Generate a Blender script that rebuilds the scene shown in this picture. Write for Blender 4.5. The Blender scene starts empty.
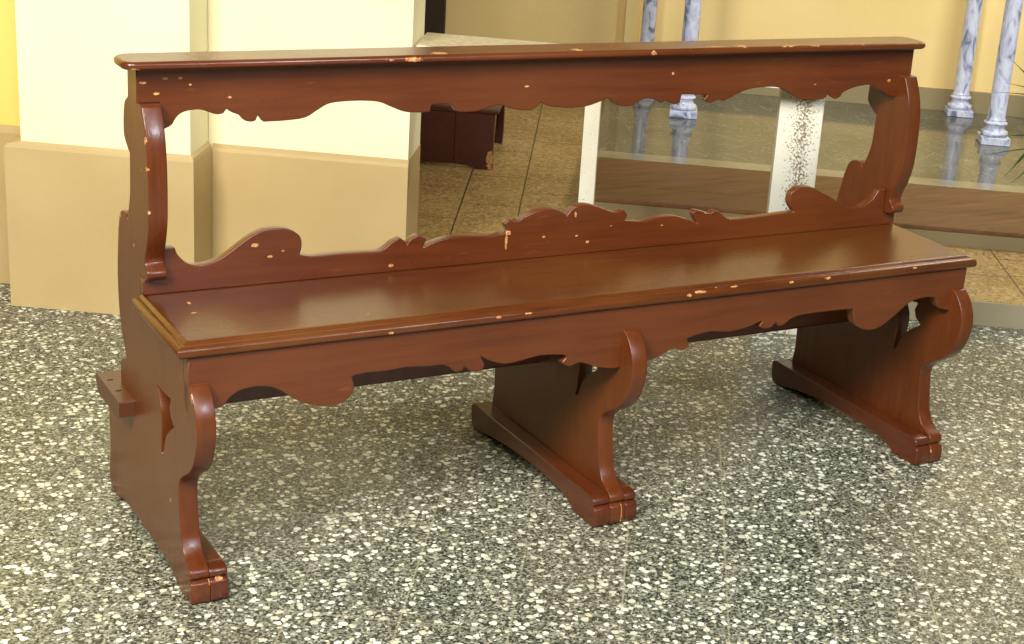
import bpy, bmesh, math, random
from mathutils import Vector, Matrix
random.seed(7)
scene = bpy.context.scene
col = scene.collection

# ------------------------------------------------------------------ traced outlines (metres)
FRONT_UP = [(0.2455, 0.478), (0.239, 0.4785), (0.2262, 0.4815), (0.2225, 0.489), (0.2245, 0.4964), (0.233, 0.5035), (0.2365, 0.512), (0.23, 0.53), (0.2215, 0.5485), (0.2115, 0.5857), (0.2095, 0.6344), (0.212, 0.6836), (0.219, 0.72), (0.2295, 0.746), (0.24, 0.7672)]
REAR_UP = [(0.2735, 0.7675), (0.2735, 0.815), (0.319, 0.815), (0.3195, 0.7655), (0.3389, 0.753), (0.3472, 0.7314), (0.3491, 0.7077), (0.346, 0.6934), (0.3279, 0.6793), (0.3147, 0.6724), (0.3172, 0.6138), (0.3235, 0.588), (0.331, 0.57), (0.3365, 0.5555), (0.338, 0.554), (0.34, 0.557), (0.346, 0.561), (0.357, 0.563), (0.37, 0.561), (0.381, 0.554), (0.388, 0.543), (0.392, 0.53), (0.396, 0.5187), (0.4074, 0.4439), (0.4026, 0.3782), (0.3882, 0.3433), (0.3698, 0.3105), (0.361, 0.3007), (0.3977, 0.282), (0.4, 0.2665)]
REAR_LOW = [(0.4, 0.2665), (0.402, 0.205), (0.47, 0.2043), (0.481, 0.185), (0.4875, 0.165), (0.488, 0.148), (0.486, 0.094), (0.4904, 0.0606), (0.4945, 0.04), (0.4925, 0.012), (0.486, 0.0025), (0.47, 0.0008)]
REAR_LOW_MID = [(0.3977, 0.3), (0.4, 0.2665), (0.402, 0.205), (0.47, 0.2043), (0.481, 0.185), (0.4875, 0.165), (0.488, 0.148), (0.486, 0.094), (0.4904, 0.0606), (0.4945, 0.04), (0.4925, 0.012), (0.486, 0.0025), (0.47, 0.0008)]
BOTTOM = [(0.47, 0.0008), (0.435, 0.0008), (0.405, 0.01), (0.36, 0.016), (0.25, 0.018), (0.14, 0.016), (0.095, 0.01), (0.068, 0.0008), (0.004, 0.0008)]
FRONT_LOW = [(0.004, 0.0008), (0.0005, 0.003), (-0.0015, 0.018), (0.0005, 0.034), (0.0045, 0.039), (0.012, 0.0415), (0.0065, 0.0445), (0.0055, 0.052), (0.01, 0.059), (0.025, 0.067), (0.0375, 0.075), (0.047, 0.087), (0.0545, 0.105), (0.061, 0.14), (0.0645, 0.165), (0.064, 0.185), (0.0555, 0.2009), (0.033, 0.217), (0.005, 0.235), (-0.015, 0.257), (-0.0275, 0.285), (-0.033, 0.3125), (-0.03, 0.336), (-0.021, 0.356), (-0.01, 0.37), (0.0035, 0.3814)]
STAR = [(0.1749, 0.3185), (0.1324, 0.3189), (0.1027, 0.3216), (0.1094, 0.3052), (0.1034, 0.2902), (0.0865, 0.2789), (0.1243, 0.2521), (0.1392, 0.2301), (0.15, 0.2031), (0.1586, 0.2024), (0.1562, 0.2285), (0.1537, 0.2562), (0.1555, 0.2785), (0.1642, 0.2963)]
APRON = [(0.0732, 0.3375), (0.0854, 0.352), (0.1059, 0.3621), (0.1364, 0.3627), (0.162, 0.3545), (0.1883, 0.335), (0.2092, 0.3229), (0.2417, 0.3138), (0.2685, 0.3146), (0.2845, 0.3247), (0.2918, 0.3399), (0.288, 0.3595), (0.294, 0.3615), (0.3161, 0.3631), (0.3493, 0.362), (0.3822, 0.364), (0.4221, 0.3605), (0.4509, 0.3598), (0.4659, 0.3507), (0.4744, 0.3433), (0.4865, 0.3452), (0.4918, 0.3547), (0.4995, 0.3435), (0.5132, 0.3392), (0.5248, 0.3414), (0.5285, 0.3512), (0.5192, 0.3676), (0.5388, 0.3561), (0.568, 0.3469), (0.5977, 0.3488), (0.6345, 0.3535), (0.6784, 0.35), (0.6888, 0.345), (0.6794, 0.3341), (0.6957, 0.3261), (0.7173, 0.3305), (0.7498, 0.3185), (0.7835, 0.311), (0.8023, 0.3109), (0.8278, 0.3087), (0.8568, 0.3157), (0.8819, 0.3217), (0.9117, 0.3334), (0.931, 0.3278), (0.9473, 0.3328), (0.9407, 0.3492), (0.9517, 0.3526), (0.9893, 0.3577), (1.0302, 0.3526), (1.0691, 0.3561), (1.1082, 0.3661), (1.1016, 0.3545), (1.1145, 0.3496), (1.131, 0.3512), (1.139, 0.3611), (1.1473, 0.3514), (1.1589, 0.3521), (1.174, 0.3625), (1.1985, 0.3678), (1.2398, 0.3685), (1.281, 0.3681), (1.3229, 0.3668), (1.3329, 0.335), (1.363, 0.3189), (1.3965, 0.3204), (1.4344, 0.3424), (1.4682, 0.365), (1.505, 0.3713), (1.5331, 0.3685), (1.5438, 0.3466), (1.5626, 0.3397), (1.5778, 0.3359)]
BACKB = [(0.0199, 0.537), (0.0545, 0.5281), (0.07, 0.5268), (0.0748, 0.5145), (0.0905, 0.4983), (0.1114, 0.4934), (0.1379, 0.498), (0.1642, 0.5127), (0.1917, 0.5317), (0.2185, 0.5442), (0.2456, 0.5464), (0.2679, 0.542), (0.2849, 0.5295), (0.2887, 0.5126), (0.2853, 0.4961), (0.3079, 0.4913), (0.3535, 0.4918), (0.3999, 0.4905), (0.4347, 0.4904), (0.4552, 0.5041), (0.4702, 0.5102), (0.4794, 0.5051), (0.4842, 0.4962), (0.4914, 0.507), (0.506, 0.5134), (0.5217, 0.5062), (0.5161, 0.4897), (0.5433, 0.4998), (0.5849, 0.5046), (0.642, 0.5), (0.6672, 0.501), (0.6859, 0.5071), (0.6754, 0.521), (0.6879, 0.5286), (0.698, 0.5222), (0.7357, 0.5384), (0.7683, 0.5427), (0.7917, 0.5374), (0.806, 0.5261), (0.8215, 0.5418), (0.8481, 0.5457), (0.8829, 0.5356), (0.9113, 0.5255), (0.9318, 0.5292), (0.9408, 0.518), (0.9351, 0.5072), (0.976, 0.5029), (1.0112, 0.5082), (1.0473, 0.5081), (1.0772, 0.4996), (1.1041, 0.488), (1.089, 0.5115), (1.101, 0.5157), (1.12, 0.5103), (1.1309, 0.5064), (1.142, 0.5127), (1.1571, 0.5065), (1.1819, 0.4917), (1.2353, 0.4914), (1.3098, 0.4943), (1.3392, 0.4951), (1.3254, 0.5145), (1.3262, 0.5358), (1.3461, 0.5462), (1.3769, 0.5442), (1.4009, 0.5342), (1.4282, 0.5207), (1.458, 0.5033), (1.4876, 0.4946), (1.515, 0.4943), (1.542, 0.5089), (1.556, 0.5282), (1.5737, 0.5293), (1.6035, 0.5295)]
TOPAP = [(0.0178, 0.7649), (0.0474, 0.7265), (0.057, 0.7236), (0.0699, 0.7303), (0.0775, 0.7422), (0.0902, 0.7507), (0.1157, 0.7534), (0.1413, 0.7447), (0.1543, 0.7453), (0.1603, 0.7533), (0.167, 0.7476), (0.1831, 0.7403), (0.1905, 0.7323), (0.2017, 0.7295), (0.2092, 0.7315), (0.2132, 0.7417), (0.2228, 0.7285), (0.2633, 0.7291), (0.2955, 0.733), (0.3177, 0.7454), (0.3393, 0.7553), (0.3841, 0.7577), (0.4243, 0.7546), (0.4478, 0.7456), (0.475, 0.7352), (0.5044, 0.7325), (0.5222, 0.7331), (0.5247, 0.7454), (0.5542, 0.7461), (0.57, 0.7383), (0.5762, 0.731), (0.6069, 0.7297), (0.6308, 0.7347), (0.6583, 0.7403), (0.6808, 0.7327), (0.7134, 0.7279), (0.7315, 0.732), (0.7423, 0.7416), (0.7574, 0.7346), (0.7969, 0.7294), (0.8358, 0.7305), (0.8622, 0.7371), (0.882, 0.7433), (0.9032, 0.7309), (0.9308, 0.727), (0.9456, 0.7331), (0.9625, 0.74), (0.9848, 0.7384), (0.9989, 0.7314), (1.012, 0.7348), (1.0286, 0.727), (1.0419, 0.7294), (1.0447, 0.7451), (1.1051, 0.743), (1.0963, 0.7334), (1.1109, 0.7268), (1.1321, 0.7328), (1.1442, 0.7295), (1.1697, 0.7403), (1.2032, 0.7509), (1.252, 0.7533), (1.2811, 0.7483), (1.312, 0.7325), (1.342, 0.7243), (1.3863, 0.7245), (1.3959, 0.7334), (1.4152, 0.7235), (1.4297, 0.7283), (1.4338, 0.7351), (1.4605, 0.745), (1.5013, 0.7492), (1.5317, 0.7371), (1.5583, 0.7235), (1.5817, 0.7227), (1.5817, 0.7519), (1.6104, 0.7624)]
FOOTRAIL = [(0.004, 0.0008), (0.0005, 0.003), (-0.0015, 0.018), (0.0005, 0.034), (0.0045, 0.039), (0.0115, 0.0415), (0.0065, 0.044), (0.0065, 0.051), (0.012, 0.0565), (0.028, 0.059), (0.055, 0.0585), (0.25, 0.056), (0.48, 0.0535), (0.506, 0.053), (0.513, 0.05), (0.516, 0.042), (0.514, 0.018), (0.509, 0.0045), (0.5, 0.0008), (0.47, 0.0035), (0.42, 0.013), (0.35, 0.021), (0.25, 0.026), (0.15, 0.023), (0.105, 0.016), (0.08, 0.0065), (0.074, 0.0008)]
JOFF = (0.8847, 0.3790)
POFF = (.2357, 2.3456)
SOFF = (0.6497, 3.1890)
PEWCHIP = (1.6594, 2.2216, .095, .012, .012, .03)
EXPO = 0.25
LEAVES = [((2.80,1.25,.44),(2.505,1.25,.512),.006,.035),
          ((2.84,1.25,.45),(2.480,1.25,.482),.006,.04),
          ((2.86,1.25,.36),(2.455,1.25,.340),.006,.06),
          ((2.84,1.25,.34),(2.430,1.25,.275),.006,.07),
          ((2.70,1.25,.42),(2.545,1.25,.226),.012,.02),
          ((2.70,1.25,.33),(2.570,1.25,.210),.009,.02),
          ((2.72,1.25,.40),(2.515,1.25,.580),.006,.01),
          ((3.25,1.30,.72),(3.62,1.36,.60),.006,.04),
          ((3.28,1.30,.74),(3.55,1.20,.86),.006,.03),
          ((3.16,1.35,.84),(3.05,1.5,1.15),.006,.0),
          ((3.16,1.35,.82),(3.40,1.5,1.05),.006,.03)]

# ------------------------------------------------------------------ helpers
ROT = math.radians(-33.0)
U = Vector((math.cos(ROT), math.sin(ROT), 0))
V = Vector((-math.sin(ROT), math.cos(ROT), 0))
ORG = Vector((0.061, 1.545, 0))
ROOM = Matrix(((U.x, V.x, 0, ORG.x), (U.y, V.y, 0, ORG.y), (0, 0, 1, 0), (0, 0, 0, 1)))
IDENT = Matrix.Identity(4)

def empty(name, loc, rz=0.0):
    o = bpy.data.objects.new(name, None)
    col.objects.link(o)
    o.location = loc
    o.rotation_euler = (0, 0, rz)
    o.empty_display_size = .05
    return o

def place(o, parent=None):
    """o's mesh is in world coordinates; move the origin to its base and parent it."""
    me = o.data
    xs = [v.co for v in me.vertices]
    lo = Vector((min(c[i] for c in xs) for i in range(3)))
    hi = Vector((max(c[i] for c in xs) for i in range(3)))
    org = Vector(((lo.x+hi.x)/2, (lo.y+hi.y)/2, lo.z))
    me.transform(Matrix.Translation(-org))
    if parent is None:
        o.location = org
    else:
        o.parent = parent
        pm = world_of(parent)
        o.matrix_basis = pm.inverted() @ Matrix.Translation(org)
    return o

def world_of(o):
    m = o.matrix_basis.copy()
    while o.parent:
        o = o.parent
        m = o.matrix_basis @ m
    return m

def link(name, bm, mat, parent=None, M=IDENT, smooth=False, bevel=0.0, seg=2):
    me = bpy.data.meshes.new(name)
    bmesh.ops.recalc_face_normals(bm, faces=bm.faces)
    bm.to_mesh(me); bm.free()
    me.transform(M)
    if smooth:
        for p in me.polygons: p.use_smooth = True
    o = bpy.data.objects.new(name, me)
    col.objects.link(o)
    me.materials.append(mat)
    place(o, parent)
    if bevel:
        b = o.modifiers.new('bevel', 'BEVEL'); b.width = bevel; b.segments = seg
        b.limit_method = 'ANGLE'; b.angle_limit = math.radians(40)
        for p in me.polygons: p.use_smooth = True
        try:
            o.modifiers.new('wn', 'WEIGHTED_NORMAL')
        except Exception: pass
    return o

def box(bm, x0, x1, y0, y1, z0, z1):
    vs = [bm.verts.new((x, y, z)) for x in (x0, x1) for y in (y0, y1) for z in (z0, z1)]
    for f in ((0,1,3,2),(4,6,7,5),(0,4,5,1),(2,3,7,6),(0,2,6,4),(1,5,7,3)):
        bm.faces.new([vs[i] for i in f])

def boxes(*bs):
    bm = bmesh.new()
    for b in bs: box(bm, *b)
    return bm

def sweep_profile(bm, prof, length_axis, a, b):
    """prof: closed polygon of (p, q); extruded from a to b."""
    def mk(t, p, q):
        return (t, p, q) if length_axis == 'x' else (p, t, q)
    A = [bm.verts.new(mk(a, p, q)) for p, q in prof]
    B = [bm.verts.new(mk(b, p, q)) for p, q in prof]
    n = len(prof)
    bm.faces.new(A); bm.faces.new(B[::-1])
    for i in range(n):
        bm.faces.new((A[i], B[i], B[(i+1) % n], A[(i+1) % n]))

def smooth_line(pts, corner=48, n=4):
    """Catmull-Rom through the points, sharp where the outline turns hard."""
    k = len(pts); out = []
    P = [Vector(p) for p in pts]
    sharp = []
    for i in range(k):
        if i in (0, k-1): sharp.append(True); continue
        d0 = P[i]-P[i-1]; d1 = P[i+1]-P[i]
        if d0.length < 1e-6 or d1.length < 1e-6: sharp.append(True); continue
        sharp.append(math.degrees(d0.angle(d1)) > corner)
    for i in range(k-1):
        p1, p2 = P[i], P[i+1]
        p0 = p1-(p2-p1) if sharp[i] else P[i-1]
        p3 = p2+(p2-p1) if sharp[i+1] else P[i+2]
        for s in range(n):
            t = s/n
            q = 0.5*((2*p1)+(-p0+p2)*t+(2*p0-5*p1+4*p2-p3)*t*t+(-p0+3*p1-3*p2+p3)*t**3)
            out.append((q.x, q.y))
    out.append(tuple(P[-1]))
    return out

def board(name, loops, thick, mat, parent, frame, bevel=.0016):
    """A board of the given outline(s) (first outer, rest holes) with softly rounded arrises.
    frame maps (u, v, w) with w in [-thick/2, thick/2] to the world."""
    cu = bpy.data.curves.new(name, 'CURVE')
    cu.dimensions = '2D'; cu.fill_mode = 'BOTH'
    for lp in loops:
        sp = cu.splines.new('POLY'); sp.points.add(len(lp)-1)
        for i, (a, b) in enumerate(lp): sp.points[i].co = (a, b, 0, 1)
        sp.use_cyclic_u = True
    cu.extrude = thick/2-bevel; cu.bevel_depth = bevel; cu.bevel_resolution = 2; cu.offset = -bevel
    tmp = bpy.data.objects.new(name+'_tmp', cu)
    col.objects.link(tmp)
    dg = bpy.context.evaluated_depsgraph_get()
    me = bpy.data.meshes.new_from_object(tmp.evaluated_get(dg))
    bpy.data.objects.remove(tmp); bpy.data.curves.remove(cu)
    me.name = name
    me.transform(frame)
    bm = bmesh.new(); bm.from_mesh(me)
    bmesh.ops.remove_doubles(bm, verts=bm.verts, dist=1e-5)
    bmesh.ops.recalc_face_normals(bm, faces=bm.faces)
    bm.to_mesh(me); bm.free()
    for p in me.polygons: p.use_smooth = len(p.vertices) == 4 and p.area < 4e-4
    me.materials.clear(); me.materials.append(mat)
    o = bpy.data.objects.new(name, me); col.objects.link(o)
    place(o, parent)
    return o

def frame_yz(x0, t):      # outline (y, z), thickness along x starting at x0
    return Matrix(((0,0,1,x0+t/2),(1,0,0,0),(0,1,0,0),(0,0,0,1)))
def frame_xz(y0, t):      # outline (x, z), thickness along y starting at y0
    return Matrix(((1,0,0,0),(0,0,-1,y0+t/2),(0,1,0,0),(0,0,0,1)))

def tag(o, label=None, cat=None, group=None, kind=None):
    if label: o['label'] = label
    if cat: o['category'] = cat
    if group: o['group'] = group
    if kind: o['kind'] = kind
    return o

# ------------------------------------------------------------------ materials
def srgb(r, g, b):
    f = lambda c: (c/255/12.92) if c/255 <= .04045 else ((c/255+.055)/1.055)**2.4
    return (f(r), f(g), f(b), 1)

class Mat:
    def __init__(s, name, rough=.5):
        s.m = bpy.data.materials.new(name); s.m.use_nodes = True
        s.nt = s.m.node_tree; s.b = s.nt.nodes['Principled BSDF']
        s.b.inputs['Roughness'].default_value = rough
    def n(s, t, **k):
        nd = s.nt.nodes.new(t)
        for a, v in k.items():
            if hasattr(nd, a): setattr(nd, a, v)
            else: nd.inputs[a].default_value = v
        return nd
    def l(s, a, b): s.nt.links.new(a, b)
    def coords(s, rot=0.0, scale=(1,1,1)):
        g = s.n('ShaderNodeNewGeometry'); mp = s.n('ShaderNodeMapping')
        mp.inputs['Rotation'].default_value = (0, 0, rot)
        mp.inputs['Scale'].default_value = scale
        s.l(g.outputs['Position'], mp.inputs['Vector'])
        return mp.outputs['Vector']
    def noise(s, vec, scale, detail=4, rough=.5):
        nd = s.n('ShaderNodeTexNoise'); nd.inputs['Scale'].default_value = scale
        nd.inputs['Detail'].default_value = detail; nd.inputs['Roughness'].default_value = rough
        s.l(vec, nd.inputs['Vector']); return nd.outputs['Fac']
    def ramp(s, fac, stops, interp='LINEAR'):
        r = s.n('ShaderNodeValToRGB'); e = r.color_ramp.elements
        r.color_ramp.interpolation = interp
        while len(e) < len(stops): e.new(.5)
        for x, (p, c) in zip(e, stops): x.position = p; x.color = c if len(c) == 4 else (*c, 1)
        s.l(fac, r.inputs['Fac']); return r.outputs['Color']
    def mix(s, fac, a, b, mode='MIX'):
        m = s.n('ShaderNodeMix'); m.data_type = 'RGBA'; m.blend_type = mode
        for sock, v in ((m.inputs[0], fac), (m.inputs[6], a), (m.inputs[7], b)):
            if isinstance(v, (int, float)): sock.default_value = v
            elif isinstance(v, tuple): sock.default_value = v
            else: s.l(v, sock)
        return m.outputs[2]
    def math(s, op, a, b=0.0):
        m = s.n('ShaderNodeMath'); m.operation = op
        for sock, v in ((m.inputs[0], a), (m.inputs[1], b)):
            if isinstance(v, (int, float)): sock.default_value = v
            else: s.l(v, sock)
        return m.outputs[0]
    def bump(s, h, strength, dist=.002):
        b = s.n('ShaderNodeBump'); b.inputs['Strength'].default_value = strength
        b.inputs['Distance'].default_value = dist
        s.l(h, b.inputs['Height']); s.l(b.outputs['Normal'], s.b.inputs['Normal'])
    def color(s, c):
        if isinstance(c, tuple): s.b.inputs['Base Color'].default_value = c
        else: s.l(c, s.b.inputs['Base Color'])

W4 = (1,1,1,1); K4 = (0,0,0,1)

def paint(name, base, dark, light, rough=.28, grain=(1,14,14), chips=(), specks=.0, coat=.25):
    m = Mat(name, rough)
    g = m.coords(scale=grain)
    n1 = m.noise(g, 5, 6, .65)
    p = m.coords()
    n2 = m.noise(p, 2.6, 3)
    c = m.mix(m.ramp(n1, [(.32, K4), (.68, W4)]), dark, base)
    c = m.mix(m.math('MULTIPLY', m.ramp(n2, [(.40, K4), (.72, W4)]), .55), c, light)
    warp = m.noise(p, 130, 3)
    warp2 = m.math('MULTIPLY', m.math('SUBTRACT', warp, .5), 1.6)
    tot = None
    pos = m.n('ShaderNodeNewGeometry').outputs['Position']
    for (x, y, z, rx, ry, rz) in chips:
        rx, rz = rx*.95, rz*1.0
        mp = m.n('ShaderNodeMapping'); mp.vector_type = 'POINT'
        mp.inputs['Location'].default_value = (-x/rx, -y/ry, -z/rz)
        mp.inputs['Scale'].default_value = (1/rx, 1/ry, 1/rz)
        m.l(pos, mp.inputs['Vector'])
        ln = m.n('ShaderNodeVectorMath'); ln.operation = 'LENGTH'
        m.l(mp.outputs['Vector'], ln.inputs[0])
        d = m.math('ADD', ln.outputs['Value'], warp2)
        v = m.math('LESS_THAN', d, 1.0)
        tot = v if tot is None else m.math('MAXIMUM', tot, v)
    if specks:
        sp = m.noise(p, 75, 2, .5)
        s2 = m.noise(p, 7, 2, .5)
        k = m.math('GREATER_THAN', m.math('ADD', sp, m.math('MULTIPLY', s2, .35)), 1.0-specks)
        tot = k if tot is None else m.math('MAXIMUM', tot, k)
    if tot is not None:
        cc = m.mix(m.ramp(m.noise(p, 240, 2), [(.4, K4), (.6, W4)]), srgb(178,104,54), srgb(214,168,108))
        c = m.mix(tot, c, cc)
        rr = m.mix(tot, (rough,)*3+(1,), (.7,.7,.7,1))
    fleck = m.noise(p, 420, 2, .6)
    c = m.mix(m.math('MULTIPLY', m.ramp(fleck, [(.35, W4), (.62, K4)]), .22), c, dark)
    scr = m.n('ShaderNodeTexNoise'); scr.inputs['Scale'].default_value = 60; scr.inputs['Detail'].default_value = 2
    m.l(m.coords(rot=.5, scale=(.25, 1.4, 1)), scr.inputs['Vector'])
    c = m.mix(m.math('MULTIPLY', m.ramp(scr.outputs['Fac'], [(.70, K4), (.78, W4)]), .12), c, srgb(170,122,80))
    m.color(c)
    rn = m.ramp(n2, [(.3, (rough*.85,)*3+(1,)), (.7, (rough*1.35,)*3+(1,))])
    m.l(m.mix(tot, rn, (.75,.75,.75,1)) if tot is not None else rn, m.b.inputs['Roughness'])
    m.b.inputs['Coat Weight'].default_value = coat
    m.b.inputs['Coat Roughness'].default_value = .18
    fine = m.noise(g, 26, 3)
    m.bump(m.math('ADD', fine, m.math('MULTIPLY', m.noise(p, 18, 3), .8)), .22, .0012)
    return m.m

BASE, DARK, LIGHT = srgb(102,49,17), srgb(82,36,12), srgb(116,61,21)
rail_chips = [(.004,.226,.822,.011,.02,.007), (.05,.232,.832,.012,.006,.003), (.115,.232,.832,.006,.006,.004),
              (.43,.23,.832,.012,.008,.003), (.475,.226,.832,.02,.006,.004), (.53,.24,.838,.016,.01,.003),
              (.80,.24,.838,.011,.01,.003), (.955,.226,.832,.006,.006,.004), (1.16,.24,.838,.014,.012,.003),
              (1.27,.232,.836,.03,.006,.004), (1.33,.232,.836,.02,.006,.004), (1.44,.232,.836,.05,.005,.003), (1.10,.24,.838,.02,.006,.003)]
seat_chips = [(.545,-.001,.437,.005,.004,.003), (.60,-.002,.438,.01,.004,.002), (.955,-.001,.441,.016,.006,.003),
              (.99,.001,.446,.022,.008,.003), (.80,.003,.446,.010,.006,.002), (1.03,.0,.443,.012,.006,.002), (.93,-.001,.437,.006,.004,.003), (1.16,-.001,.44,.006,.004,.003),
              (1.245,-.001,.441,.010,.004,.004), (.35,-.002,.43,.006,.004,.004), (.07,.14,.451,.008,.003,.002),
              (.075,.19,.451,.004,.008,.002), (1.46,-.001,.441,.008,.004,.003), (.33,.05,.451,.003,.003,.002)]
back_chips = [(.682,.246,.488,.003,.006,.013), (.686,.246,.503,.005,.006,.004), (.205,.246,.520,.007,.006,.003),
              (.30,.246,.502,.006,.006,.002), (.232,.246,.498,.004,.006,.002), (.255,.246,.506,.003,.006,.002),
              (.76,.246,.490,.003,.006,.002), (.83,.246,.486,.003,.006,.002), (.855,.246,.472,.003,.006,.003),
              (.905,.246,.500,.002,.006,.001), (1.02,.246,.492,.003,.006,.001), (.455,.246,.462,.006,.006,.003),
              (.825,.246,.528,.003,.006,.005), (1.12,.246,.512,.002,.006,.005)]
apron_chips = [(.06,.254,.806,.004,.006,.002), (.085,.254,.806,.004,.006,.002), (.10,.254,.795,.003,.006,.002), (.025,.254,.80,.005,.006,.002),
               (.165,.254,.772,.004,.006,.002), (.045,.254,.782,.005,.006,.002), (1.55,.254,.757,.004,.006,.003),
               (1.02,.254,.787,.003,.006,.003), (.71,.254,.772,.006,.006,.0015), (1.36,.254,.755,.003,.006,.0015)]
panel_chips = [(.017,.215,.745,.003,.006,.010), (.018,.222,.715,.004,.006,.006), (.018,.216,.67,.004,.006,.003),
               (.017,.25,.66,.002,.002,.002), (.018,.212,.60,.003,.004,.003), (.017,.38,.55,.003,.003,.004), (.017,.30,.52,.003,.003,.003),
               (.018,.226,.503,.003,.004,.004), (.05,.006,.036,.004,.01,.005), (.017,.11,.14,.002,.003,.003),
               (1.574,.006,.03,.006,.01,.006), (.824,.0,.02,.001,.01,.03), (.018,-.01,.365,.002,.004,.01)]
RAIL = paint('rail_paint', BASE, DARK, LIGHT, .27, chips=rail_chips)
SEAT = paint('seat_paint', srgb(98,50,18), srgb(72,33,12), srgb(118,72,26), .24, chips=seat_chips, grain=(1.5,22,20), coat=.15)
BACK = paint('backboard_paint', BASE, DARK, LIGHT, .30, chips=back_chips)
APR = paint('apron_paint', BASE, DARK, LIGHT, .34, chips=apron_chips)
SEAT.node_tree.nodes['Principled BSDF'].inputs['Specular IOR Level'].default_value = .38
PAN = paint('panel_paint', srgb(102,50,18), DARK, LIGHT, .31, grain=(14,14,1.2), chips=panel_chips, coat=.1)
FOOT = paint('foot_rail_paint', srgb(94,42,17), srgb(72,30,12), srgb(106,52,20), .30, grain=(14,1.2,14), chips=[(.064,.006,.04,.006,.01,.003)])
KNEE = paint('kneeler_paint', srgb(88,48,26), srgb(68,34,18), srgb(100,56,32), .38, chips=[(.004,.37,.239,.0,.0,.0)] if 0 else ())
m = Mat('dark_nail', .5); m.color(srgb(40,24,18)); NAIL = m.m

def plaster(name, c, c2, rough=.85, bump=.25):
    m = Mat(name, rough); p = m.coords()
    m.color(m.mix(m.ramp(m.noise(p, 3.2, 5), [(.35, K4), (.7, W4)]), c, c2))
    m.bump(m.math('ADD', m.noise(p, 38, 4), m.math('MULTIPLY', m.noise(p, 7, 3), 1.2)), bump, .003)
    return m.m
CREAM = plaster('cream_plaster', srgb(243,233,186), srgb(246,238,196))
DADO = plaster('beige_dado_paint', srgb(188,161,108), srgb(196,171,119), .7)
YEL = plaster('yellow_wall_tone', srgb(242,212,112), srgb(246,218,122))  # yellower colour for the left stretch of the same wall
FARY = plaster('warm_yellow_plaster', srgb(232,204,136), srgb(238,212,148))
SKIRT = plaster('grey_beige_skirting', srgb(140,126,90), srgb(150,136,98), .5)
DOORM = plaster('dark_brown_door_paint', srgb(48,38,20), srgb(56,44,26), .5)
RISER = plaster('brown_grey_riser', srgb(120,106,74), srgb(132,118,84), .5)
STEPC = plaster('grey_step_stone', srgb(150,140,112), srgb(160,150,122), .45)

def grid_lines(m, vec, sx, sy, ox, oy, w, brick=False):
    """1 on joints of a rectangular tile grid."""
    sep = m.n('ShaderNodeSeparateXYZ'); m.l(vec, sep.inputs[0])
    X = m.math('DIVIDE', m.math('SUBTRACT', sep.outputs[0], ox), sx)
    Y = m.math('DIVIDE', m.math('SUBTRACT', sep.outputs[1], oy), sy)
    if brick:
        par = m.math('MODULO', m.math('FLOOR', m.math('ADD', X, 200)), 2.0)
        Y = m.math('ADD', Y, m.math('MULTIPLY', par, .5))
    def near(t, s):
        f = m.math('ABSOLUTE', m.math('SUBTRACT', m.math('FRACT', m.math('ADD', t, 200.5)), .5))
        return m.math('LESS_THAN', f, w/s)
    return m.math('MAXIMUM', near(X, sx), near(Y, sy)), X, Y

# terrazzo: cream and white marble chips in a dark grey green cement
m = Mat('terrazzo', .42)
p = m.coords()
pr = m.coords(rot=-ROT)
v1 = m.n('ShaderNodeTexVoronoi'); v1.inputs['Scale'].default_value = 76; v1.inputs['Randomness'].default_value = 1
wv = m.n('ShaderNodeTexNoise'); wv.inputs['Scale'].default_value = 120; m.l(p, wv.inputs['Vector'])
addv = m.n('ShaderNodeMixRGB'); addv.blend_type = 'ADD'; addv.inputs[0].default_value = .009
m.l(p, addv.inputs[1]); m.l(wv.outputs['Color'], addv.inputs[2])
m.l(addv.outputs[0], v1.inputs['Vector'])
sepc = m.n('ShaderNodeSeparateColor'); m.l(v1.outputs['Color'], sepc.inputs[0])
size1 = m.math('ADD', m.math('MULTIPLY', sepc.outputs[0], .50), .06)
big = m.math('LESS_THAN', v1.outputs['Distance'], size1)
has1 = m.math('GREATER_THAN', sepc.outputs[1], .30)
big = m.math('MULTIPLY', big, has1)
v2 = m.n('ShaderNodeTexVoronoi'); v2.inputs['Scale'].default_value = 250
m.l(p, v2.inputs['Vector'])
sep2 = m.n('ShaderNodeSeparateColor'); m.l(v2.outputs['Color'], sep2.inputs[0])
small = m.ramp(sep2.outputs[0], [(0, srgb(46,50,42)), (.25, srgb(80,82,68)), (.45, srgb(118,118,100)), (.66, srgb(138,138,120)), (.86, srgb(176,175,156))], 'CONSTANT')
chipc = m.ramp(sepc.outputs[2], [(0, srgb(214,212,184)), (.3, srgb(238,237,216)), (.65, srgb(248,247,232)), (.9, srgb(222,212,172))], 'CONSTANT')
c = m.mix(big, small, chipc)
jl, X, Y = grid_lines(m, pr, .1785, .1785, *JOFF, .0016)
jn = m.ramp(m.noise(p, 3.5, 3), [(.34, K4), (.54, W4)])
c = m.mix(m.math('MULTIPLY', m.math('MULTIPLY', jl, jn), .55), c, srgb(182,172,142))
dirt = m.ramp(m.noise(p, 2.2, 4), [(.5, K4), (.75, W4)])
c = m.mix(m.math('MULTIPLY', dirt, .18), c, srgb(150,136,104))
m.color(c)
m.l(m.ramp(m.noise(p, 6, 3), [(.3, (.30,)*3+(1,)), (.7, (.46,)*3+(1,))]), m.b.inputs['Roughness'])
TERR = m.m

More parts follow.
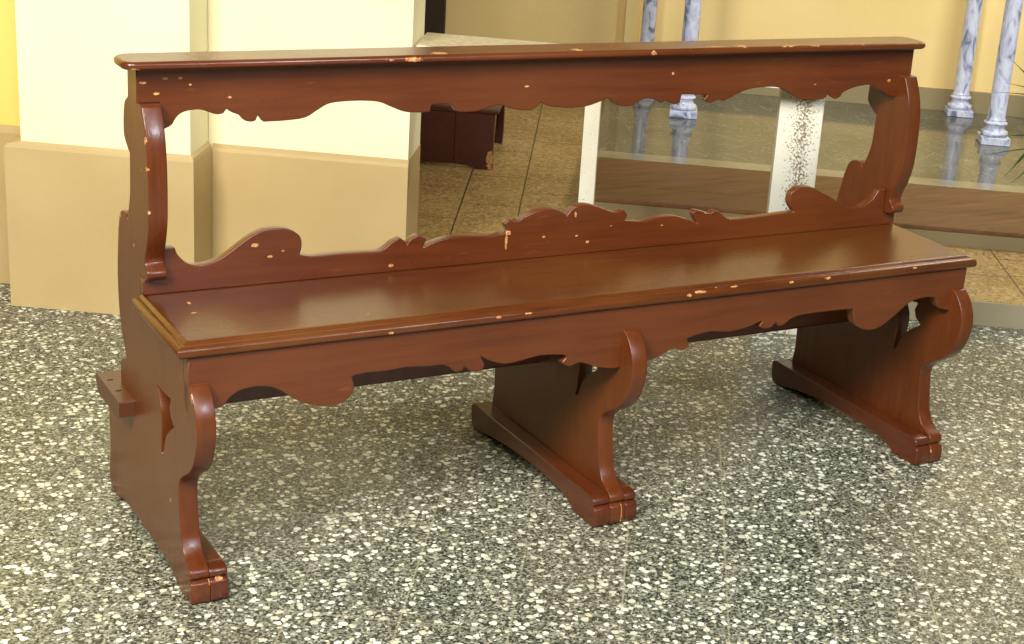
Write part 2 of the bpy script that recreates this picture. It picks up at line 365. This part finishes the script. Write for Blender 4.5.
# ochre cement tiles with dark specks
m = Mat('speckled_tile', .42)
p = m.coords(); pr = m.coords(rot=math.radians(30.8))
base = m.mix(m.ramp(m.noise(p, 5, 4), [(.35, K4), (.7, W4)]), srgb(156,124,70), srgb(180,148,92))
v = m.n('ShaderNodeTexVoronoi'); v.inputs['Scale'].default_value = 115; m.l(p, v.inputs['Vector'])
sp = m.n('ShaderNodeSeparateColor'); m.l(v.outputs['Color'], sp.inputs[0])
k = m.math('MULTIPLY', m.math('GREATER_THAN', sp.outputs[0], .62), m.math('LESS_THAN', v.outputs['Distance'], .46))
base = m.mix(m.math('MULTIPLY', k, .75), base, srgb(84,72,44))
k2 = m.math('GREATER_THAN', sp.outputs[1], .8)
base = m.mix(m.math('MULTIPLY', k2, .4), base, srgb(214,196,150))
jl, X, Y = grid_lines(m, pr, .172, .344, *POFF, .0022, brick=True)
m.color(m.mix(jl, base, srgb(70,58,36)))
TILE = m.m

# polished grey stone with light veins
m = Mat('polished_grey_stone', .09)
p = m.coords(); pr = m.coords(rot=-ROT)
c = m.mix(m.ramp(m.noise(p, 3, 6, .6), [(.35, K4), (.65, W4)]), srgb(74,74,62), srgb(94,94,80))
ns = m.n('ShaderNodeTexNoise'); ns.inputs['Scale'].default_value = 7; ns.inputs['Detail'].default_value = 8; ns.inputs['Distortion'].default_value = 2.5
m.l(p, ns.inputs['Vector'])
vein = m.ramp(ns.outputs['Fac'], [(.485, K4), (.5, W4), (.515, K4)])
c = m.mix(m.math('MULTIPLY', vein, .5), c, srgb(170,164,140))
jl, X, Y = grid_lines(m, pr, .42, .42, *SOFF, .0018)
c = m.mix(m.math('MULTIPLY', jl, .6), c, srgb(70,64,48))
m.color(c)
m.b.inputs['Specular IOR Level'].default_value = .36
STONE = m.m
m = Mat('honed_grey_border', .16); m.color(m.mix(m.ramp(m.noise(m.coords(), 6, 5), [(.4,K4),(.6,W4)]), srgb(124,118,94), srgb(140,134,110))); BORD = m.m

# knotted brown pine planks
m = Mat('knotted_pine', .6)
p = m.coords(rot=-ROT, scale=(1.0, 9, 9))
n = m.noise(p, 4.5, 7, .65)
c = m.mix(m.ramp(n, [(.3, K4), (.7, W4)]), srgb(80,52,22), srgb(122,82,40))
pk = m.coords(rot=-ROT, scale=(2.2, 5.5, 5))
vk = m.n('ShaderNodeTexVoronoi'); vk.inputs['Scale'].default_value = 2.3; m.l(pk, vk.inputs['Vector'])
kn = m.ramp(vk.outputs['Distance'], [(.03, W4), (.10, K4)])
c = m.mix(m.math('MULTIPLY', kn, .8), c, srgb(60,34,14))
m.color(c); m.bump(n, .25, .002)
PINE = m.m

# white marble with blue-grey veins
m = Mat('veined_white_marble', .22)
p = m.coords(scale=(1, 1, .45))
ns = m.n('ShaderNodeTexNoise'); ns.inputs['Scale'].default_value = 22; ns.inputs['Detail'].default_value = 8; ns.inputs['Distortion'].default_value = 1.2
m.l(p, ns.inputs['Vector'])
c = m.ramp(ns.outputs['Fac'], [(.34, srgb(112,120,146)), (.42, srgb(174,182,208)), (.55, srgb(208,213,232)), (.72, srgb(164,172,200))])
m.color(c)
MARB = m.m

m = Mat('worn_white_paint', .45)
p = m.coords(scale=(1,1,.5))
c = m.mix(m.ramp(m.noise(p, 6, 5), [(.4, K4), (.7, W4)]), srgb(236,232,212), srgb(214,206,178))
pos = m.n('ShaderNodeSeparateXYZ'); m.l(m.coords(rot=-ROT), pos.inputs[0])
A0 = ORG.dot(U)
off = m.math('ABSOLUTE', m.math('SUBTRACT', pos.outputs[0], A0+1.838))
near = m.ramp(off, [(.005, W4), (.048, K4)])
sp = m.math('GREATER_THAN', m.math('ADD', m.noise(m.coords(), 190, 4, .7), m.math('MULTIPLY', near, .17)), .665)
c = m.mix(m.math('MULTIPLY', sp, .85), c, srgb(112,88,54))
m.color(c); WHITE = m.m
m = Mat('pale_stone_slab', .35); m.color(m.mix(m.ramp(m.noise(m.coords(), 60, 4), [(.4,K4),(.6,W4)]), srgb(206,190,150), srgb(226,212,176))); SLAB = m.m
PEW = paint('dark_red_pew_paint', srgb(74,26,16), srgb(56,18,12), srgb(84,34,20), .35, chips=[PEWCHIP])
m = Mat('palm_leaf', .4); m.color(m.mix(m.ramp(m.noise(m.coords(), 30, 3), [(.4,K4),(.6,W4)]), srgb(58,92,34), srgb(96,134,58))); LEAF = m.m
m = Mat('terracotta', .7); m.color(m.mix(m.ramp(m.noise(m.coords(), 20, 3), [(.4,K4),(.6,W4)]), srgb(150,84,54), srgb(168,98,64))); TERRA = m.m
m = Mat('potting_soil', .9); m.color(m.mix(m.ramp(m.noise(m.coords(), 80, 3), [(.4,K4),(.6,W4)]), srgb(44,32,22), srgb(70,52,36))); SOIL = m.m

# ------------------------------------------------------------------ the bench
E, L = .0176, 1.6247
T = .0315
bench = empty('church_bench', (L/2, .25, 0))
tag(bench, 'long red-brown painted wooden church bench with scalloped backrest and scroll legs, on the terrazzo floor', 'bench')

# end boards: scrolled profile in (depth, height)
lower_front = smooth_line(FRONT_LOW)
rear_low = smooth_line(REAR_LOW)
rear_up = smooth_line(REAR_UP)
front_up = smooth_line(FRONT_UP)
star = smooth_line(STAR + [STAR[0]], corner=30)[:-1]
end_outline = (front_up + rear_up + rear_low[1:] + smooth_line(BOTTOM)[1:] + lower_front[1:] + [(.030, .3815), (.030, .425), (.264, .425), (.264, .478)])
mid_outline = ([(.264, .425)] + [(.33, .425), (.36, .36)] + smooth_line(REAR_LOW_MID)[:] + smooth_line(BOTTOM)[1:] + lower_front[1:] + [(.030, .3815), (.030, .425)])
board('end_board', [end_outline, star], T, PAN, bench, frame_yz(E, T))
lean = lambda lp: [(y-(.005*min(1, max(0, (z-.42)/.1))), z) for y, z in lp]
board('end_board', [lean(end_outline), star], T, PAN, bench, frame_yz(L-E-T, T))
board('middle_board', [mid_outline, star], T, PAN, bench, frame_yz(.8010, T))

# foot rails at the foot of every board
foot_outline = smooth_line(FOOTRAIL, corner=40)
for x0, x1 in ((E+T, .0795), (.7660, .8010), (.8325, .858), (1.538, L-E-T)):
    board('foot_rail', [foot_outline], x1-x0-.0006, FOOT, bench, frame_yz(x0+.0003, x1-x0-.0006), bevel=.0018)

# seat: moulded edge on the front and both ends
def seat_mesh():
    bm = bmesh.new()
    # rings of a rectangular moulded slab: (inset, z)
    prof = [(.012,.4245),(.004,.4255),(.0005,.429),(0,.434),(.0008,.4385),(.004,.4425),(.0085,.444),(.0105,.4445),(.0125,.4438),(.0145,.4462),(.018,.4487),(.023,.4495)]
    y1 = .2585
    rings = []
    for d, z in prof:
        rings.append([bm.verts.new(q) for q in ((d, y1, z), (d, d, z), (L-d, d, z), (L-d, y1, z))])
    for r0, r1 in zip(rings, rings[1:]):
        for i in range(3):
            bm.faces.new((r0[i], r0[i+1], r1[i+1], r1[i]))
    bm.faces.new(rings[0][::-1]); bm.faces.new(rings[-1])
    bm.faces.new([r[0] for r in rings][::-1]+[]) ; bm.faces.new([r[3] for r in rings])
    return bm
so = link('seat', seat_mesh(), SEAT, bench)
sub = so.modifiers.new('bevel', 'BEVEL'); sub.width = .0012; sub.segments = 2; sub.angle_limit = math.radians(25)
for p_ in so.data.polygons: p_.use_smooth = len(p_.vertices) == 4 and p_.area < .02

APX0, APX1 = E, L-E
apr = [(APX0, .4245)] + [(APX0, .335), (.035, .331)] + smooth_line(APRON) + [(APX1, .368), (APX1, .4245)]
board('front_apron', [apr], .021, APR, bench, frame_xz(.008, .021), bevel=.002)
bbo = [(E, .4497), (E, .4775), (E+T+.0008, .4775), (E+T+.0008, .5285)] + smooth_line(BACKB[1:-1]) + [(L-E-T-.0008, .5295), (L-E-T-.0008, .4775), (L-E, .4775), (L-E, .4497)]
board('backboard', [bbo], .018, BACK, bench, frame_xz(.2456, .018), bevel=.002)
tao = [(E-.0035, .8248), (E-.0035, .7678), (E+T+.001, .7678), (E+T+.001, .7262)] + smooth_line(TOPAP[2:])[:-1] + [(L-E, .7678), (L-E, .8248)]
board('top_apron', [tao], .018, APR, bench, frame_xz(.254, .018), bevel=.002)
# rear board closing the underside of the seat
link('rear_board', boxes((E+T+.0005, L-E-T-.0005, .2655, .2835, .2335, .424)), PAN, bench, bevel=.002)

# top rail, rounded nose all round
def rail_mesh():
    bm = bmesh.new()
    x0, x1, y0, y1 = -.014, L-.006, .223, .306
    z0, z1 = .8250, .8385
    r = (z1-z0)/2; n = 7
    rings = []
    for k in range(n+1):
        a = -math.pi/2+math.pi*k/n
        d = r*(1-math.cos(a)); z = (z0+z1)/2+r*math.sin(a)
        ring = []
        for cx, cy, q in ((x1-.02, y0+.02, 3), (x1-.03, y1-.03, 0), (x0+.03, y1-.03, 1), (x0+.02, y0+.02, 2)):
            R = .02 if q in (2, 3) else .03
            for s in range(5):
                t = math.pi/2*(q+s/4)
                ring.append(bm.verts.new((cx+(R-d)*math.cos(t), cy+(R-d)*math.sin(t), z)))
        rings.append(ring)
    m_ = len(rings[0])
    for r0, r1 in zip(rings, rings[1:]):
        for i in range(m_):
            bm.faces.new((r0[i], r0[(i+1) % m_], r1[(i+1) % m_], r1[i]))
    bm.faces.new(rings[0][::-1]); bm.faces.new(rings[-1])
    return bm
ro = link('top_rail', rail_mesh(), RAIL, bench)
for p_ in ro.data.polygons: p_.use_smooth = len(p_.vertices) == 4
# small cove under the rail nose
bm = bmesh.new()
sweep_profile(bm, [(.2538, .8195), (.2505, .8205), (.2490, .8248), (.2538, .8248)], 'x', E, L-E)
link('cove_moulding', bm, RAIL, bench)

# kneeler behind, on brackets
bm = bmesh.new()
kp = [(.312,.2105),(.312,.2365),(.314,.2385),(.462,.2385),(.466,.236),(.466,.224),(.461,.219),(.457,.211),(.448,.2045),(.325,.2045)]
sweep_profile(bm, kp, 'x', -.010, L+.010)
kn = link('kneeler', bm, KNEE, bench)
kn.data.polygons.foreach_set('use_smooth', [False]*len(kn.data.polygons))
for x0 in (0.0035, L-.012):
    for yy in (.365, .42):
        bm = bmesh.new(); bmesh.ops.create_cone(bm, cap_ends=True, segments=12, radius1=.0028, radius2=.0026, depth=.0012)
        link('nail_head', bm, NAIL, kn, M=Matrix.Translation((x0, yy, .2388)) @ Matrix.Diagonal((1.9, .9, 1, 1)))

# ------------------------------------------------------------------ the room
def R(name, bm, mat, parent=None, **k):
    return link(name, bm, mat, parent, M=ROOM, **k)
def struct(o):
    o['kind'] = 'structure'; return o

# floor
struct(R('floor', boxes((-4.5, 7, -6.5, 6, -.05, 0)), TERR))
# raised tiled floor with its stone riser
pl = struct(R('floor_raised', boxes((-.2, 6, .497, 4.2, .0005, .065)), TILE))
struct(R('trim_1', boxes((-.2, 6, .485, .4965, .0005, .0645)), STEPC))
# left: passage wall with pilaster; everything below .39 m painted beige
struct(R('wall_left', boxes((-4.5, .036, .161, .370, .0005, 2.9)), YEL))
struct(R('wall_back', boxes((.4285, .905, .161, .347, .0005, 2.9)), CREAM))
struct(R('wall_pilaster', boxes((.036, .4275, .011, .370, .0005, 2.9)), CREAM))
def dado(a0, a1, b, d, z1=.392, ret0=0, ret1=0):
    bm = bmesh.new()
    prof = [(b, .001), (b, z1-.012), (b+.003, z1-.004), (b+d, z1+.006), (b+d, .001)]
    sweep_profile(bm, prof, 'x', a0, a1)
    return bm
bm = dado(-4.5, -.0005, .152, .0085); struct(R('trim_2', bm, DADO, bevel=0))
# pilaster dado: three sided sleeve with a bevelled top
bm = bmesh.new()
ring_out = [(0.0, .16), (0.0, 0.0), (.4375, 0.0), (.4375, .155)]
ring_in = [(.0355, .16), (.0355, .0105), (.4280, .0105), (.4280, .155)]
lv = [[bm.verts.new((a, b, z)) for a, b in ring_out] for z in (.001, .386, .394)]
for v_ in lv[2]: pass
for i, (a, b) in enumerate(ring_out):
    ai, bi = ring_in[i]; lv[2][i].co = (a+(ai-a)*.22, b+(bi-b)*.3, .395)
top = [bm.verts.new((a, b, .401)) for a, b in ring_in]
inn = [bm.verts.new((a, b, .001)) for a, b in ring_in]
allr = lv+[top, inn]
for r0, r1 in zip(allr, allr[1:]+[allr[0]]):
    for i in range(3): bm.faces.new((r0[i], r0[i+1], r1[i+1], r1[i]))
bm.faces.new([r[0] for r in allr]); bm.faces.new([r[3] for r in allr][::-1])
struct(R('trim_3', bm, DADO))
bm = dado(.438, .9065, .1565, .0045, .390); struct(R('trim_4', bm, DADO))
struct(R('trim_5', boxes((.9053, .9065, .1612, .348, .001, .392)), DADO))
# far wall and its side parts
struct(R('wall_far', boxes((-2, 6, 2.785, 2.95, .066, 2.9)), FARY))
struct(R('trim_6', boxes((1.30, 6, 2.765, 2.7845, .1225, .205)), SKIRT))
struct(R('wall_far_pier', boxes((1.335, 1.385, 2.70, 2.7845, .066, 2.9)), FARY))
dr = struct(R('door_1', boxes((.40, .636, 2.755, 2.784, .0655, 1.6)), DOORM, bevel=.004))
struct(R('trim_7', boxes((.520, .526, 2.748, 2.7545, .07, 1.6)), FARY, dr))
# stage: riser, pine tread, polished stone floor
struct(R('trim_8', boxes((1.29, 6, 1.008, 1.03, .0655, .1085)), RISER))
struct(R('floor_stage', boxes((1.29, 6, 1.60, 2.764, .0655, .122)), STONE))
struct(R('floor_stage_border', boxes((1.29, 6, 1.508, 1.5995, .0655, .122)), BORD))
struct(R('trim_9', boxes((1.285, 6, 1.003, 1.167, .109, .122)), PINE, bevel=.002))
struct(R('trim_10', boxes((1.285, 6, 1.169, 1.336, .109, .122)), PINE, bevel=.002))
struct(R('trim_11', boxes((1.285, 6, 1.338, 1.507, .109, .122)), PINE, bevel=.002))

# counter with white posts in the opening beside the wall
ct = empty('stone_counter', ORG+1.4*U+.27*V)
ct.rotation_euler = (0, 0, ROT)
tag(ct, 'pale stone-topped counter on white posts, closing the wall opening behind the bench', 'counter')
R('counter_top', boxes((.9068, 1.905, .19, .378, .637, .665)), SLAB, ct, bevel=.002)
R('front_edge', boxes((.914, 1.905, .184, .1895, .637, .663)), WHITE, ct)
R('post', boxes((1.311, 1.349, .25, .30, .0, .6365)), WHITE, ct, bevel=.002)
R('post', boxes((1.777, 1.883, .28, .345, .0, .6365)), WHITE, ct, bevel=.002)

# small dark red bench seen through the opening
pw = empty('low_bench', ORG+.8*U+1.6*V+Vector((0,0,.065)))
pw.rotation_euler = (0, 0, ROT)
tag(pw, 'small dark red wooden bench with worn corner, standing behind the wall opening', 'bench')
R('front_board', boxes((.50, .855, 1.44, 1.462, .0755, .240)), PEW, pw, bevel=.002)
prof = [(.8565,.0655),(.975,.0655),(.981,.072),(.981,.246),(.8565,.246)]
bm = bmesh.new()
def fb(bm, pts, b0, b1):
    A = [bm.verts.new((a, b0, z)) for a, z in pts]; B = [bm.verts.new((a, b1, z)) for a, z in pts]
    bm.faces.new(A); bm.faces.new(B[::-1])
    for i in range(len(pts)): bm.faces.new((A[i], B[i], B[(i+1) % len(pts)], A[(i+1) % len(pts)]))
fb(bm, [(.8565,.076),(.90,.074),(.93,.0655),(.976,.0655),(.981,.070),(.979,.12),(.981,.246),(.8565,.246)], 1.438, 1.464)
R('front_leg', bm, PEW, pw, bevel=.002)
bm = bmesh.new(); fb(bm, [(.945,.0655),(.972,.0655),(.974,.12),(.972,.246),(.950,.246)], 1.815, 1.84)
R('rear_leg', bm, PEW, pw, bevel=.002)
R('side_rail', boxes((.945, .962, 1.4645, 1.8145, .196, .246)), PEW, pw, bevel=.002)
R('seat', boxes((.49, .992, 1.428, 1.852, .2465, .262)), PEW, pw, bevel=.004)

# marble columns
def column(a, b, z0, s, label):
    t = empty('marble_column', ORG+a*U+b*V+Vector((0,0,z0)))
    t.rotation_euler = (0, 0, ROT)
    tag(t, label, 'column')
    M = ROOM @ Matrix.Translation((a, b, z0)) @ Matrix.Diagonal((s, s, s, 1))
    link('plinth', boxes((-.05,.05,-.05,.05,.0005,.026)), MARB, t, M=M, bevel=.002)
    def lathe(prof, n=40):
        bm = bmesh.new(); rings = []
        for r, z in prof:
            rings.append([bm.verts.new((r*math.cos(2*math.pi*i/n), r*math.sin(2*math.pi*i/n), z)) for i in range(n)])
        for r0, r1 in zip(rings, rings[1:]):
            for i in range(n): bm.faces.new((r0[i], r0[(i+1) % n], r1[(i+1) % n], r1[i]))
        bm.faces.new(rings[0][::-1]); bm.faces.new(rings[-1])
        return bm
    base = [(.044,.0262)]
    for k in range(9):
        th = -math.pi/2+math.pi*k/8; base.append((.038+.009*math.cos(th), .036+.0095*math.sin(th)))
    base += [(.037,.047),(.0345,.051),(.033,.056),(.0335,.061),(.036,.065)]
    for k in range(7):
        th = -math.pi/2+math.pi*k/6; base.append((.035+.006*math.cos(th), .0705+.005*math.sin(th)))
    base += [(.035,.0765),(.0345,.080)]
    link('base', lathe(base), MARB, t, M=M, smooth=True)
    shaft = [(.0345,.0802),(.0325,.084),(.0300,.09),(.0298,.3),(.0285,.6),(.027,1.0),(.026,1.35),(.026,1.40)]
    link('shaft', lathe(shaft), MARB, t, M=M, smooth=True)
    link('capital', lathe([(.027,1.4005),(.033,1.405),(.033,1.412),(.028,1.416),(.032,1.45),(.046,1.48),(.046,1.50)]), MARB, t, M=M, smooth=True)
    return t
column(1.580, 2.255, .122, 1.0, 'veined white marble column standing before the yellow wall, above the middle of the bench')
column(2.700, 2.245, .122, 1.05, 'rightmost and nearest veined marble column, behind the palm leaves')
column(2.648, 2.712, .122, 1.0, 'rear veined marble column against the yellow wall, just left of the rightmost column')
column(1.425, 2.640, .122, .9, 'bluish marble column of which only a plain strip shows left of the middle column')

# potted palm whose leaf tips enter at the right
pp = empty('potted_palm', ORG+3.12*U+1.25*V+Vector((0,0,.122)))
pp.rotation_euler = (0, 0, ROT)
tag(pp, 'green palm with narrow leaves reaching in at the right edge before the columns', 'plant')
MP = ROOM @ Matrix.Translation((3.12, 1.25, .122))
def lathe2(prof, n=32):
    bm = bmesh.new(); rings = []
    for r, z in prof:
        rings.append([bm.verts.new((r*math.cos(2*math.pi*i/n), r*math.sin(2*math.pi*i/n), z)) for i in range(n)])
    for r0, r1 in zip(rings, rings[1:]):
        for i in range(n): bm.faces.new((r0[i], r0[(i+1) % n], r1[(i+1) % n], r1[i]))
    bm.faces.new(rings[0][::-1]); bm.faces.new(rings[-1])
    return bm
link('pot', lathe2([(.07,.0005),(.095,.14),(.105,.145),(.105,.17),(.095,.17),(.09,.155)]), TERRA, pp, M=MP, smooth=False)
link('soil', lathe2([(.088,.150),(.088,.158)]), SOIL, pp, M=MP)
def blade(p0, p1, w, sag, name='leaf'):
    p0, p1 = Vector(p0), Vector(p1)
    bm = bmesh.new(); d = p1-p0; side = d.cross(Vector((0,.35,1))).normalized()
    up = side.cross(d).normalized(); prev = None; N = 12
    for k in range(N+1):
        t = k/N
        ww = 1.5*w*(math.sin(math.pi*min(1, t*.9+.1))**.6)*(1 if t < .6 else 1-((t-.6)/.4)**1.6)+.0003
        c = p0+d*t+Vector((0,0,-sag*t*t+sag*t))
        row = [bm.verts.new(c+side*ww+up*ww*.35), bm.verts.new(c), bm.verts.new(c-side*ww+up*ww*.35)]
        if prev:
            for j in range(2): bm.faces.new((prev[j], prev[j+1], row[j+1], row[j]))
        prev = row
    o = R(name, bm, LEAF, pp, smooth=True)
    s = o.modifiers.new('solid', 'SOLIDIFY'); s.thickness = .0008
for a in LEAVES:
    blade(*a)
# stems from the pot
for (p0, p1) in (((3.12,1.25,.27),(2.90,1.25,.64)), ((3.12,1.25,.27),(2.84,1.25,.47)), ((3.12,1.25,.27),(3.30,1.30,.75)), ((3.12,1.25,.27),(3.16,1.35,.85))):
    bm = bmesh.new(); p0 = Vector(p0); p1 = Vector(p1); prev = None
    for k in range(9):
        t = k/8; c = p0.lerp(p1, t)+Vector((0,0,.07*math.sin(math.pi*t)))
        row = [bm.verts.new(c+Vector((.004*math.cos(q), .004*math.sin(q), 0))) for q in (0, 2.1, 4.2)]
        if prev:
            for j in range(3): bm.faces.new((prev[j], prev[(j+1)%3], row[(j+1)%3], row[j]))
        prev = row
    R('stem', bm, LEAF, pp, smooth=True)

# ------------------------------------------------------------------ light
wd = bpy.data.worlds.new('World'); scene.world = wd; wd.use_nodes = True
bg = wd.node_tree.nodes['Background']; bg.inputs[0].default_value = (1.0, .95, .85, 1); bg.inputs[1].default_value = .07

def area(name, loc, target, size, energy, colr, sy=None):
    l = bpy.data.lights.new(name, 'AREA'); l.energy = energy; l.color = colr; l.size = size
    if sy: l.shape = 'RECTANGLE'; l.size_y = sy
    o = bpy.data.objects.new(name, l); col.objects.link(o)
    o.location = loc
    o.rotation_euler = (Vector(target)-Vector(loc)).to_track_quat('-Z', 'Y').to_euler()
    return o
area('window_daylight', (-2.3, -1.9, 3.1), (.7, .3, .2), 1.1, 205, (1, .97, .90))
area('front_window', (1.4, -4.0, 2.95), (.7, .2, .4), .5, 80, (.80, .88, 1), .7)
area('overhead_fill', (-.8, -2.7, 3.5), (.6, .6, .4), 1.4, 105, (1, .96, .88))  # unseen fill lamp, added because the ambient is kept low
area('stage_fill', tuple(ORG+3.3*U+1.5*V+Vector((0,0,2.3))), tuple(ORG+2.6*U+2.6*V+Vector((0,0,.3))), .8, 34, (1, .95, .82))  # unseen fill lamp added over the stage to brighten the far wall's right part

# ------------------------------------------------------------------ camera
cd = bpy.data.cameras.new('camera'); cam = bpy.data.objects.new('camera', cd); col.objects.link(cam)
Rv = Vector((0.85655659, -0.51014752, 0.07784804)); Uv = Vector((0.10721995, 0.32349032, 0.94013717)); Fv = Vector((0.50479173, 0.79693382, -0.33178576))
cam.matrix_world = Matrix(((Rv.x, Uv.x, -Fv.x, -0.69136443), (Rv.y, Uv.y, -Fv.y, -2.33468247), (Rv.z, Uv.z, -Fv.z, 1.35395763), (0,0,0,1)))
cd.sensor_fit = 'HORIZONTAL'; cd.sensor_width = 36; cd.lens = 1655.5581/1024*36
cd.shift_x = (512-619.2577)/1024; cd.shift_y = (332.5543-322)/1024
cd.clip_start = .05; cd.clip_end = 60
scene.camera = cam
scene.view_settings.view_transform = 'Standard'; scene.view_settings.look = 'None'
scene.view_settings.gamma = 1; scene.view_settings.use_curve_mapping = False
scene.view_settings.exposure = EXPO
